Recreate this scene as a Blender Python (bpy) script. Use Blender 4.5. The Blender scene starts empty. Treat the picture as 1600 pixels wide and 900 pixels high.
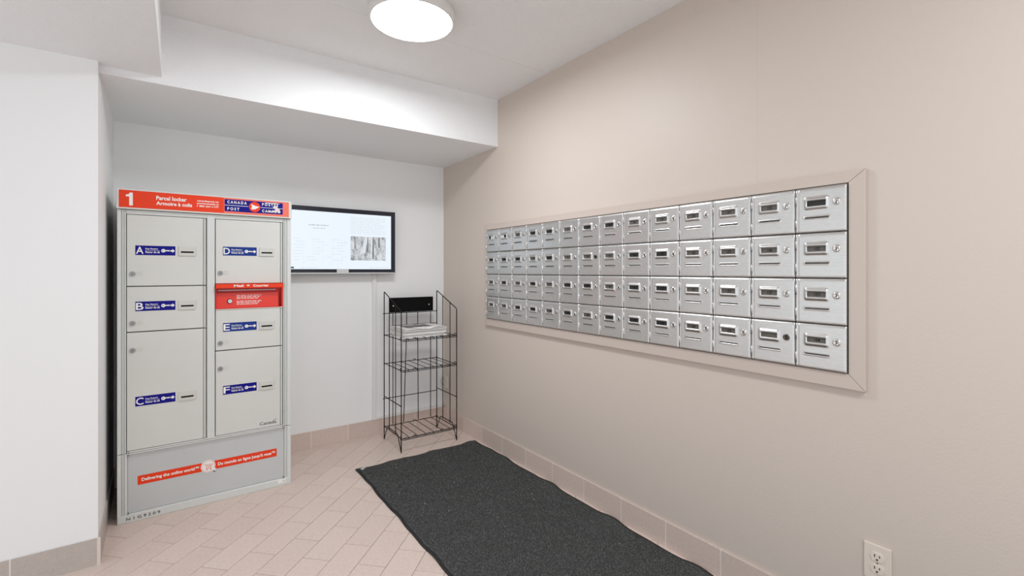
import bpy, bmesh, math, random
from mathutils import Vector

random.seed(7)
SC = bpy.context.scene
COL = SC.collection

# ------------------------------------------------------------------ camera, world, exposure
H = 1.265                       # eye height
W = 1.82                        # right wall plane (X)
D = 3.545                       # back wall plane (Y)
ZC = 2.462                      # ceiling
cam_d = bpy.data.cameras.new('camera')
cam_d.sensor_width = 36.0
cam_d.sensor_fit = 'HORIZONTAL'
cam_d.lens = 728.0 / 1600.0 * 36.0
cam_d.shift_y = -27.0 / 1600.0
cam_d.clip_start = 0.02
cam = bpy.data.objects.new('camera', cam_d)
COL.objects.link(cam)
cam.location = (0, 0, H)
cam.rotation_euler = (math.pi / 2, 0, -math.atan(520.0 / 728.0))
SC.camera = cam

world = bpy.data.worlds.new('world')
SC.world = world
world.use_nodes = True
bg = world.node_tree.nodes['Background']
bg.inputs[0].default_value = (0.93, 0.965, 1.0, 1)
bg.inputs[1].default_value = 0.78

vs = SC.view_settings
vs.view_transform = 'Standard'
vs.look = 'None'
vs.gamma = 1.0
vs.use_curve_mapping = False
vs.exposure = 0.58
LAMP_STRENGTH = 38.0
SC.cycles.max_bounces = 16
SC.cycles.diffuse_bounces = 10

# ------------------------------------------------------------------ materials
def lin(c):
    r = []
    for v in c:
        v = v / 255.0
        r.append(v / 12.92 if v <= 0.04045 else ((v + 0.055) / 1.055) ** 2.4)
    return (r[0], r[1], r[2], 1.0)

def mat(name, rgb, rough=0.5, metal=0.0, bump=None, var=None, spec=None, emit=None):
    m = bpy.data.materials.new(name)
    m.use_nodes = True
    nt = m.node_tree
    b = nt.nodes['Principled BSDF']
    c = lin(rgb)
    b.inputs['Base Color'].default_value = c
    b.inputs['Roughness'].default_value = rough
    b.inputs['Metallic'].default_value = metal
    if spec is not None:
        b.inputs['Specular IOR Level'].default_value = spec
    if emit is not None:
        b.inputs['Emission Color'].default_value = lin(emit[0])
        b.inputs['Emission Strength'].default_value = emit[1]
    if bump or var:
        tc = nt.nodes.new('ShaderNodeTexCoord')
    if bump:
        n = nt.nodes.new('ShaderNodeTexNoise')
        n.inputs['Scale'].default_value = bump[0]
        n.inputs['Detail'].default_value = bump[3] if len(bump) > 3 else 2
        nt.links.new(tc.outputs['Object'], n.inputs['Vector'])
        bp = nt.nodes.new('ShaderNodeBump')
        bp.inputs['Strength'].default_value = bump[1]
        bp.inputs['Distance'].default_value = bump[2]
        nt.links.new(n.outputs['Fac'], bp.inputs['Height'])
        nt.links.new(bp.outputs['Normal'], b.inputs['Normal'])
    if var:                                   # (scale, amount, detail[, stretch])
        n2 = nt.nodes.new('ShaderNodeTexNoise')
        n2.inputs['Scale'].default_value = var[0]
        n2.inputs['Detail'].default_value = var[2]
        src = tc.outputs['Object']
        if len(var) > 3:
            mp = nt.nodes.new('ShaderNodeMapping')
            mp.inputs['Scale'].default_value = var[3]
            nt.links.new(src, mp.inputs['Vector'])
            src = mp.outputs['Vector']
        nt.links.new(src, n2.inputs['Vector'])
        rp = nt.nodes.new('ShaderNodeValToRGB')
        rp.color_ramp.elements[0].position = 0.3
        rp.color_ramp.elements[1].position = 0.7
        k = var[1]
        rp.color_ramp.elements[0].color = (c[0] * (1 - k), c[1] * (1 - k), c[2] * (1 - k), 1)
        rp.color_ramp.elements[1].color = (min(1, c[0] * (1 + k)), min(1, c[1] * (1 + k)), min(1, c[2] * (1 + k)), 1)
        nt.links.new(n2.outputs['Fac'], rp.inputs['Fac'])
        nt.links.new(rp.outputs['Color'], b.inputs['Base Color'])
    return m

M = {}
M['wall_white'] = mat('wall_white', (240, 241, 241), 0.6, bump=(90, 0.12, 0.002))
M['wall_beige'] = mat('wall_beige', (206, 194, 184), 0.46, bump=(170, 0.22, 0.002, 3), spec=0.45)
M['ceiling'] = mat('ceiling', (240, 240, 240), 0.8, bump=(220, 0.7, 0.004, 3))
M['beam'] = mat('beam', (240, 241, 242), 0.75, bump=(220, 0.6, 0.004, 3))
M['tile'] = [mat('floor_tile_%d' % i, c, 0.4, bump=(140, 0.12, 0.001), var=(60, 0.05, 4))
             for i, c in enumerate([(214, 196, 186), (216, 198, 188), (212, 194, 184)])]
M['grout'] = mat('grout', (150, 130, 120), 0.9)
M['skirt'] = [mat('skirting_tile_%d' % i, c, 0.45, bump=(140, 0.1, 0.001), var=(90, 0.05, 4))
              for i, c in enumerate([(210, 192, 182), (213, 195, 185), (207, 190, 180)])]
M['skirt_light_cast'] = [mat('skirting_tile_light_cast_%d' % i, c, 0.45, bump=(140, 0.1, 0.001), var=(90, 0.05, 4))
                   for i, c in enumerate([(184, 176, 170), (187, 179, 172)])]  # same tile as the other runs, greyer cast of the light painted in
M['skirt_grout'] = mat('skirting_grout', (232, 224, 216), 0.9)
M['locker'] = mat('locker_paint', (212, 213, 208), 0.38, var=(6, 0.02, 2))
M['locker_frame'] = mat('locker_frame_paint', (213, 216, 213), 0.35)
M['locker_panel'] = mat('locker_lower_panel', (196, 199, 199), 0.22, var=(3, 0.03, 2))
M['locker_side_shade'] = mat('locker_side_shade', (48, 36, 30), 0.6)  # dark brown paints in the shade of the narrow gap beside it
M['orange'] = mat('sign_orange', (234, 62, 22), 0.4, spec=0.3)
M['orange_pale'] = mat('sign_orange_faded', (236, 112, 90), 0.4)
M['red'] = mat('slot_red', (222, 48, 30), 0.3, spec=0.4)
M['blue'] = mat('label_blue', (4, 4, 128), 0.45, spec=0.2)
M['blue_faded'] = mat('label_blue_faded', (14, 52, 136), 0.45, spec=0.25)
M['white'] = mat('white_print', (242, 240, 236), 0.5)
M['cream'] = mat('white_edge', (228, 222, 214), 0.5)
M['ink'] = mat('dark_print', (40, 42, 50), 0.5)
M['black'] = mat('black_gap', (8, 8, 8), 0.8, spec=0.1)
M['plastic_grey'] = mat('slot_plastic', (206, 206, 200), 0.4)
M['lock_steel'] = mat('lock_steel', (150, 150, 148), 0.35, 0.8)
M['scuff'] = mat('scuff_pale', (222, 214, 212), 0.7)
M['alu'] = mat('mailbox_aluminium', (212, 211, 209), 0.30, 0.92, var=(30, 0.05, 3, (1, 1, 6)), bump=(25, 0.06, 0.002, 2))
M['alu_dark'] = mat('mailbox_body', (120, 119, 117), 0.45, 1.0)
M['lock_chrome'] = mat('lock_chrome', (222, 220, 216), 0.18, 1.0)
M['lock_dark'] = mat('lock_tarnished', (96, 90, 84), 0.3, 0.9)
M['card'] = mat('name_card', (92, 88, 82), 0.6, var=(300, 0.2, 3))
M['card_dark'] = mat('name_card_dark', (36, 34, 32), 0.6, var=(300, 0.25, 3))
M['card_white'] = mat('name_card_white', (214, 214, 214), 0.5)
M['frame'] = mat('mailbox_frame_paint', (198, 185, 175), 0.45)
M['bezel'] = mat('screen_bezel', (14, 18, 36), 0.15)
M['silver'] = mat('silver_plastic', (212, 213, 214), 0.4, 0.1)
M['wire'] = mat('black_wire', (18, 14, 13), 0.6, 0.0, spec=0.25)
M['sign_black'] = mat('rack_sign_black', (5, 5, 5), 0.6, spec=0.15)
M['paper'] = mat('newsprint', (222, 220, 217), 0.85, var=(60, 0.10, 5, (1, 1, 8)))
M['paper_edge'] = mat('newsprint_page', (240, 238, 236), 0.85, var=(80, 0.06, 4))
M['paper_print'] = mat('newsprint_ink', (120, 118, 117), 0.85)
M['mat'] = mat('mat_pile', (80, 81, 80), 0.95, var=(240, 0.6, 2), spec=0.1)
M['tuft'] = [mat('mat_tuft_%d' % i, c, 0.95, spec=0.1) for i, c in enumerate([(60, 61, 60), (88, 89, 88), (128, 129, 127)])]
M['rubber'] = mat('mat_rubber', (30, 29, 29), 0.7)
M['plate'] = mat('outlet_plate', (222, 210, 198), 0.35)
M['socket'] = mat('outlet_socket', (226, 214, 202), 0.3)
M['raceway'] = mat('raceway_white', (232, 231, 229), 0.5)
M['jack'] = mat('jack_plastic', (214, 205, 196), 0.4)
M['lamp_rim'] = mat('lamp_rim', (228, 227, 224), 0.4)
M['diffuser'] = mat('lamp_diffuser', (250, 250, 250), 0.5, emit=((247, 251, 255), LAMP_STRENGTH))
M['screen'] = mat('screen_glow', (20, 20, 22), 0.2, emit=((226, 235, 244), 0.72))
M['screen_grey'] = mat('screen_text', (20, 20, 22), 0.2, emit=((186, 192, 198), 0.7))
M['screen_faint'] = mat('screen_faint', (20, 20, 22), 0.2, emit=((212, 220, 227), 0.7))
M['screen_dark'] = mat('screen_icon', (20, 20, 22), 0.2, emit=((60, 92, 110), 0.6))

# ------------------------------------------------------------------ mesh helpers
def tag(o, label=None, cat=None, group=None, kind=None):
    if label: o['label'] = label
    if cat: o['category'] = cat
    if group: o['group'] = group
    if kind: o['kind'] = kind
    return o

def root_loc(o):
    v = Vector((0, 0, 0))
    while o is not None:
        v += o.location
        o = o.parent
    return v

def empty(name, loc, label, cat, group=None, rz=0.0):
    o = bpy.data.objects.new(name, None)
    o.empty_display_size = 0.05
    COL.objects.link(o)
    o.location = loc
    o.rotation_euler = (0, 0, rz)
    return tag(o, label, cat, group)

def link(name, me, parent=None):
    o = bpy.data.objects.new(name, me)
    COL.objects.link(o)
    if parent is not None:
        o.parent = parent
    return o

class MB:
    """collects shapes given in world (or local) coordinates; build() links one mesh object"""
    def __init__(s):
        s.v = []; s.f = []
    def add(s, vs_, fs):
        k = len(s.v)
        s.v += [tuple(p) for p in vs_]
        s.f += [tuple(i + k for i in f) for f in fs]
        return s
    def box(s, x0, x1, y0, y1, z0, z1, bev=0.0, seg=1):
        bm = bmesh.new()
        bmesh.ops.create_cube(bm, size=1.0)
        for p in bm.verts:
            p.co = ((x0 + x1) / 2 + p.co.x * (x1 - x0), (y0 + y1) / 2 + p.co.y * (y1 - y0), (z0 + z1) / 2 + p.co.z * (z1 - z0))
        if bev > 0:
            bmesh.ops.bevel(bm, geom=list(bm.edges), offset=bev, segments=seg, affect='EDGES', profile=0.5)
        bm.verts.index_update()
        s.add([p.co[:] for p in bm.verts], [[q.index for q in f.verts] for f in bm.faces])
        bm.free()
        return s
    def prism(s, pts, z0, z1):                       # polygon in XY (counter-clockwise), extruded in Z
        n = len(pts)
        vs_ = [(x, y, z0) for x, y in pts] + [(x, y, z1) for x, y in pts]
        fs = [tuple(range(n - 1, -1, -1)), tuple(range(n, 2 * n))]
        for i in range(n):
            j = (i + 1) % n
            fs.append((i, j, j + n, i + n))
        return s.add(vs_, fs)
    def plate(s, pts, y0, y1):                       # polygon in XZ, counter-clockwise seen from -Y, thickness y0..y1
        n = len(pts)
        vs_ = [(x, y0, z) for x, z in pts] + [(x, y1, z) for x, z in pts]
        fs = [tuple(range(n)), tuple(range(2 * n - 1, n - 1, -1))]
        for i in range(n):
            j = (i + 1) % n
            fs.append((j, i, i + n, j + n))
        return s.add(vs_, fs)
    def disc(s, cx, cz, r, y0, y1, n=24, rz=None):
        rz = rz or r
        return s.plate([(cx + r * math.cos(2 * math.pi * i / n), cz + rz * math.sin(2 * math.pi * i / n)) for i in range(n)], y0, y1)
    def tube(s, path, r, n=6, closed=False):
        P = [Vector(p) for p in path]
        m = len(P)
        rings = []
        up = Vector((0.123, 0.217, 0.97)).normalized()
        for i, p in enumerate(P):
            if closed:
                t = (P[(i + 1) % m] - P[i - 1])
            else:
                t = P[min(i + 1, m - 1)] - P[max(i - 1, 0)]
            t.normalize()
            a = t.cross(up)
            if a.length < 0.15:
                a = t.cross(Vector((1, 0.1, 0)))
            a.normalize()
            b = t.cross(a)
            rings.append([p + a * (r * math.cos(2 * math.pi * k / n)) + b * (r * math.sin(2 * math.pi * k / n)) for k in range(n)])
        vs_ = [q for ring in rings for q in ring]
        fs = []
        for i in range(m if closed else m - 1):
            j = (i + 1) % m
            for k in range(n):
                l = (k + 1) % n
                fs.append((i * n + k, i * n + l, j * n + l, j * n + k))
        if not closed:
            fs.append(tuple(range(n - 1, -1, -1)))
            fs.append(tuple((m - 1) * n + k for k in range(n)))
        return s.add(vs_, fs)
    def lathe(s, prof, cx, cy, n=48):                # profile (r, z) turned about a vertical axis
        vs_ = []
        for r, z in prof:
            for k in range(n):
                a = 2 * math.pi * k / n
                vs_.append((cx + r * math.cos(a), cy + r * math.sin(a), z))
        fs = []
        for i in range(len(prof) - 1):
            for k in range(n):
                l = (k + 1) % n
                fs.append((i * n + k, i * n + l, (i + 1) * n + l, (i + 1) * n + k))
        return s.add(vs_, fs)
    def mesh(s, name, material, off=(0, 0, 0), smooth=False):
        me = bpy.data.meshes.new(name)
        me.from_pydata([(x - off[0], y - off[1], z - off[2]) for x, y, z in s.v], [], s.f)
        bm = bmesh.new()
        bm.from_mesh(me)
        bmesh.ops.recalc_face_normals(bm, faces=bm.faces)
        bm.to_mesh(me)
        bm.free()
        me.materials.append(material)
        if smooth:
            for p in me.polygons:
                p.use_smooth = True
        return me
    def build(s, name, material, parent=None, smooth=False, local=False):
        off = (0, 0, 0) if (parent is None or local) else root_loc(parent)
        return link(name, s.mesh(name, material, off, smooth), parent)

def single(mb, name, material, loc, label, cat, group=None, smooth=False):
    """a thing that is one mesh, its origin at loc"""
    o = link(name, mb.mesh(name, material, loc, smooth))
    o.location = loc
    return tag(o, label, cat, group)

_tc = {}
def text_geo(txt, bold=0.0, shear=0.0):
    key = (txt, bold, shear)
    if key not in _tc:
        cu = bpy.data.curves.new('t', 'FONT')
        cu.body = txt
        cu.size = 1.0
        cu.shear = shear
        cu.offset = bold
        cu.resolution_u = 3
        ob = bpy.data.objects.new('t', cu)
        COL.objects.link(ob)
        dg = bpy.context.evaluated_depsgraph_get()
        me = bpy.data.meshes.new_from_object(ob.evaluated_get(dg))
        vs_ = [v.co[:2] for v in me.vertices]
        fs = [tuple(p.vertices) for p in me.polygons]
        bpy.data.objects.remove(ob)
        bpy.data.curves.remove(cu)
        bpy.data.meshes.remove(me)
        x0 = min(v[0] for v in vs_); x1 = max(v[0] for v in vs_)
        z0 = min(v[1] for v in vs_); z1 = max(v[1] for v in vs_)
        _tc[key] = (vs_, fs, x0, x1, z0, z1)
    return _tc[key]

def put_text(mb, txt, x0, x1, z0, z1, y, bold=0.02, shear=0.0):
    """lettering in an XZ plane at depth y, fitted to the box x0..x1, z0..z1, read from -Y"""
    vs_, fs, a0, a1, b0, b1 = text_geo(txt, bold, shear)
    sx = (x1 - x0) / (a1 - a0); sz = (z1 - z0) / (b1 - b0)
    mb.add([(x0 + (v[0] - a0) * sx, y, z0 + (v[1] - b0) * sz) for v in vs_], fs)
    return mb

def letters(txt, x0, x1, z0, z1, y, bold, parent, m_=None):
    return put_text(MB(), txt, x0, x1, z0, z1, y, bold).build('lettering', m_ or M['white'], parent)

def word_bars(mb, x0, x1, z, hh, y, seed, gap=0.12):
    """print too small to read: a line of short bars"""
    rnd = random.Random(seed)
    x = x0
    while x < x1 - 0.003:
        w_ = rnd.uniform(0.08, 0.22) * (x1 - x0)
        xe = min(x1, x + w_)
        mb.add([(x, y, z), (xe, y, z), (xe, y, z + hh), (x, y, z + hh)], [(0, 1, 2, 3)])
        x = xe + gap * w_ + 0.002

# ------------------------------------------------------------------ setting: walls, ceiling, floor
LX, LY = -0.2845, 2.669           # outer corner of the left wall block
RX = -0.314                       # where its return meets the back wall
ZS = 2.168                        # left soffit
ZB = 2.134                        # beam soffit
BY = 2.718                        # beam face
SX = -0.066                       # right face of the left soffit
NEAR = -1.2
FAR_L = -2.2
# mailbox opening in the right wall
OY0, OY1, OZ0, OZ1 = 0.6075, 2.832, 0.922, 1.5575

def struct(o, label):
    return tag(o, label, None, None, 'structure')

m = MB()
m.box(RX - 0.05, W, D, D + 0.15, 0, ZC + 0.1)
struct(m.build('wall_back', M['wall_white']), 'white painted back wall behind the parcel locker and screen')
m = MB()
m.prism([(FAR_L, LY), (LX, LY), (RX, D + 0.15), (FAR_L, D + 0.15)], 0, ZS)
struct(m.build('wall_left', M['wall_white']), 'white wall corner left of the parcel locker')
m = MB()
m.box(W, W + 0.15, NEAR, D + 0.15, 0, OZ0)
m.box(W, W + 0.15, NEAR, D + 0.15, OZ1, ZC + 0.1)
m.box(W, W + 0.15, NEAR, OY0, OZ0, OZ1)
m.box(W, W + 0.15, OY1, D + 0.15, OZ0, OZ1)
m.box(W + 0.13, W + 0.15, OY0, OY1, OZ0, OZ1)
wr = struct(m.build('wall_right', M['wall_beige']), 'beige wall with the recessed rows of mailboxes')
m = MB()
m.box(W - 0.0007, W + 0.001, 0.914, 0.918, OZ1 + 0.05, ZC, 0.0003)
m.build('wall_seam', M['wall_beige'], wr)

m = MB()
m.box(FAR_L, W + 0.15, NEAR, D + 0.15, ZC + 0.002, ZC + 0.1)
ce = struct(m.build('ceiling', M['ceiling']), 'white stippled ceiling carrying the round lamp')
for y0, y1 in ((NEAR, 0.949), (0.951, 2.169), (2.171, BY + 0.05)):
    MB().box(SX - 0.02, W, y0, y1, ZC, ZC + 0.004).build('ceiling_board', M['ceiling'], ce)
m = MB().box(RX - 0.04, W, BY, D, ZB, ZC)
struct(m.build('trim_1', M['beam']), 'white boxed beam running across the back wall')
m = MB().box(FAR_L, SX, NEAR, BY, ZS, ZC)
struct(m.build('trim_2', M['beam']), 'white dropped soffit at the upper left')

# floor: 45 degree running bond of 260 x 130 mm tiles
m = MB().box(FAR_L, W + 0.15, NEAR, D + 0.15, -0.08, -0.0025)
floor = struct(m.build('floor', M['grout']), 'pinkish beige floor of oblong tiles laid diagonally')
TL, TW, GAP = 0.26, 0.13, 0.0022
R2 = math.sqrt(0.5)
def clip(poly, ax, lim, sgn):
    out = []
    for i in range(len(poly)):
        a = poly[i]; b = poly[(i + 1) % len(poly)]
        da = sgn * (lim - a[ax]); db = sgn * (lim - b[ax])
        if da >= 0: out.append(a)
        if (da >= 0) != (db >= 0):
            t = da / (da - db)
            out.append((a[0] + (b[0] - a[0]) * t, a[1] + (b[1] - a[1]) * t))
    return out
th = math.atan(520.0 / 728.0); S_, C_ = math.sin(th), math.cos(th)
def proj(x, y, z):
    s = x * S_ + y * C_
    if s < 0.05: return None
    a = (x * C_ - y * S_) / s
    return 800 + 728 * a, 423 + 728 * (H - z) / s
rest = MB()
tile_cache = {}
ntile = 0
def tile_geo(mb, poly, z):
    cx = sum(p[0] for p in poly) / len(poly); cy = sum(p[1] for p in poly) / len(poly)
    n = len(poly)
    inn = []
    for px_, py_ in poly:
        dx, dy = cx - px_, cy - py_
        l = math.hypot(dx, dy) or 1
        inn.append((px_ + dx / l * 0.002, py_ + dy / l * 0.002))
    vs_ = [(x, y, -0.004) for x, y in poly] + [(x, y, z - 0.0008) for x, y in poly] + [(x, y, z) for x, y in inn]
    fs = [tuple(range(2 * n, 3 * n))]
    for i in range(n):
        j = (i + 1) % n
        fs.append((i, j, j + n, i + n)); fs.append((i + n, j + n, j + 2 * n, i + 2 * n))
    mb.add(vs_, fs)
for r in range(-60, 60):
    q0 = -1.768 + r * TW
    for k in range(-40, 60):
        p0 = 1.875 + k * TL + (TL / 2 if r % 2 else 0)
        pq = [(p0 + GAP / 2, q0 + GAP / 2), (p0 + TL - GAP / 2, q0 + GAP / 2), (p0 + TL - GAP / 2, q0 + TW - GAP / 2), (p0 + GAP / 2, q0 + TW - GAP / 2)]
        poly = [((p + q) * R2, (p - q) * R2) for p, q in pq]
        full = True
        for ax, lim, sg in ((0, W - 0.001, 1), (0, FAR_L, -1), (1, D - 0.001, 1), (1, NEAR, -1)):
            q2 = clip(poly, ax, lim, sg)
            if q2 != poly: full = False
            poly = q2
            if len(poly) < 3: break
        if len(poly) < 3: continue
        poly = poly[::-1] if sum(poly[i][0] * poly[(i + 1) % len(poly)][1] - poly[(i + 1) % len(poly)][0] * poly[i][1] for i in range(len(poly))) < 0 else poly
        cx = sum(p[0] for p in poly) / len(poly); cy = sum(p[1] for p in poly) / len(poly)
        if cx < LX - 0.1 and cy > LY + 0.1: continue
        pts = [proj(x, y, 0) for x, y in poly]
        seen = any(p and -20 < p[0] < 1620 and p[1] < 925 for p in pts)
        under_mat = all(0.95 < x < 1.76 and y < 2.93 for x, y in poly)
        z = random.uniform(-0.00015, 0.00015)
        if seen and not under_mat:
            mi = random.choice(M['tile'])
            if full:
                if mi.name not in tile_cache:
                    mb = MB(); tile_geo(mb, [(x - cx, y - cy) for x, y in poly], 0)
                    tile_cache[mi.name] = mb.mesh('floor_tile', mi)
                o = link('floor_tile', tile_cache[mi.name], floor)
                o.location = (cx, cy, z)
            else:
                mb = MB(); tile_geo(mb, [(x - cx, y - cy) for x, y in poly], 0)
                o = link('floor_tile', mb.mesh('floor_tile', mi), floor)
                o.location = (cx, cy, z)
            ntile += 1
        else:
            tile_geo(rest, poly, z)
tag(rest.build('floor_tiling', M['tile'][0], floor), kind='stuff')

# tiled skirting
BH = 0.117
def skirting(name, label, runs, pal='skirt'):
    """runs: (start, end, joints fn) -> tiles proud of a pale grout bed"""
    base = MB()
    for (ax, ay), (bx, by), joints in runs:
        d = Vector((bx - ax, by - ay, 0)); L = d.length; d.normalize()
        nrm = Vector((d.y, -d.x, 0))                # into the room when walking with the wall on the left
        a = Vector((ax, ay, 0))
        def quad(s0, s1, t0, t1):
            return [(a + d * s0 + nrm * t0)[:2], (a + d * s0 + nrm * t1)[:2], (a + d * s1 + nrm * t1)[:2], (a + d * s1 + nrm * t0)[:2]]
        base.prism(quad(0, L, 0.0, 0.0080), 0, BH - 0.001)
    b = struct(base.build(name, M['skirt_grout']), label)
    for (ax, ay), (bx, by), joints in runs:
        d = Vector((bx - ax, by - ay, 0)); L = d.length; d.normalize()
        nrm = Vector((d.y, -d.x, 0)); a = Vector((ax, ay, 0))
        js = [0] + [j for j in joints if 0.01 < j < L - 0.01] + [L]
        for s0, s1 in zip(js[:-1], js[1:]):
            e = 0.0023
            t1 = 0.0085 + random.uniform(-0.0003, 0.0003)
            p = [(a + d * (s0 + e) + nrm * 0.001)[:2], (a + d * (s0 + e) + nrm * t1)[:2], (a + d * (s1 - e) + nrm * t1)[:2], (a + d * (s1 - e) + nrm * 0.001)[:2]]
            MB().prism(p, 0.001, BH).build('skirting_tile', random.choice(M[pal]), b)
skirting('baseboard_back', 'beige tile skirting along the back wall',
         [((RX + 0.02, D), (W, D), [x - (RX + 0.02) for x in (-0.018, 0.243, 0.504, 0.765, 1.026, 1.29, 1.556)])])
skirting('baseboard_right', 'beige tile skirting under the mailbox wall',
         [((W, D), (W, NEAR), [D - y for y in [3.45 - 0.2655 * i + 0.0 for i in range(25)]])])
skirting('baseboard_left', 'tile skirting around the left wall corner, grey cast of the light painted in',
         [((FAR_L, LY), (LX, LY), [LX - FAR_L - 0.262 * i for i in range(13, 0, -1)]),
          ((LX, LY), (RX, D), [0.262, 0.524, 0.786])], 'skirt_light_cast')

# ------------------------------------------------------------------ ceiling lamp
def ceiling_lamp(lx, ly, label):
    t = empty('ceiling_lamp', (lx, ly, ZC), label, 'lamp', 'round ceiling lamps')
    m = MB().lathe([(0.0, ZC), (0.188, ZC), (0.194, ZC - 0.006), (0.194, ZC - 0.046), (0.190, ZC - 0.053), (0.183, ZC - 0.055), (0.180, ZC - 0.048)], lx, ly, 64)
    m.build('rim', M['lamp_rim'], t, smooth=True)
    m = MB().lathe([(0.181, ZC - 0.049), (0.165, ZC - 0.0505), (0.13, ZC - 0.052), (0.07, ZC - 0.053), (0.0005, ZC - 0.0535)], lx, ly, 64)
    m.build('diffuser', M['diffuser'], t, smooth=True)
ceiling_lamp(0.872, 2.010, 'round flush ceiling lamp glowing white above the mat, beside the beam')
ceiling_lamp(0.872, -0.45, 'added unseen ceiling lamp behind the camera, brightening the near wall')  # extra lamp out of view, added to brighten the near wall

# ------------------------------------------------------------------ parcel locker
L0 = 3.025                        # front plane
BK = 3.535                        # back
CF = L0 + 0.05                    # carcass front behind the doors
X0, X1 = -0.251, 0.541
t = empty('parcel_locker', ((X0 + X1) / 2, (L0 + BK) / 2, 0), 'tall light grey metal parcel locker with orange header numbered 1', 'locker')
MB().box(X0 + 0.004, X1 - 0.004, CF, BK, 0.0, 1.665, 0.003).build('body', M['locker'], t)
MB().box(X0, X0 + 0.004, CF, BK, 0.0, 1.572).build('side_panel', M['locker_side_shade'], t)
MB().box(X1 - 0.004, X1, CF, BK, 0.0, 1.66).build('side_panel', M['locker'], t)
# posts: each an extrusion with grooves
def post(x0, x1, z0, z1, ribs):
    m = MB().box(x0, x1, L0 + 0.004, CF, z0, z1, 0.0015)
    for a, b in ribs:
        m.box(a, b, L0 - 0.003, L0 + 0.01, z0, z1, 0.001)
    return m.build('frame_post', M['locker_frame'], t)
post(X0, -0.2165, 0.348, 1.572, [(X0, -0.236), (-0.231, -0.2255), (-0.223, -0.2175)])
post(0.122, 0.1595, 0.352, 1.572, [(0.124, 0.158)])
post(0.4995, X1, 0.348, 1.572, [(0.5005, 0.506), (0.509, 0.5145), (0.5205, X1)])
post(X0, -0.2115, 0.0, 0.345, [(X0, -0.236), (-0.231, -0.2255), (-0.223, -0.214)])
post(0.5055, X1, 0.0, 0.345, [(0.5075, 0.513), (0.5205, X1)])
def rail(x0, x1, z0, z1, p=0.0):
    MB().box(x0, x1, L0 - p, CF, z0, z1, 0.0015).build('frame_rail', M['locker_frame'], t)
rail(-0.2165, 0.4995, 1.5505, 1.572)
rail(-0.2145, 0.5045, 0.3405, 0.3465, 0.004)
rail(-0.2145, 0.5045, 0.3485, 0.3555, 0.002)
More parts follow.
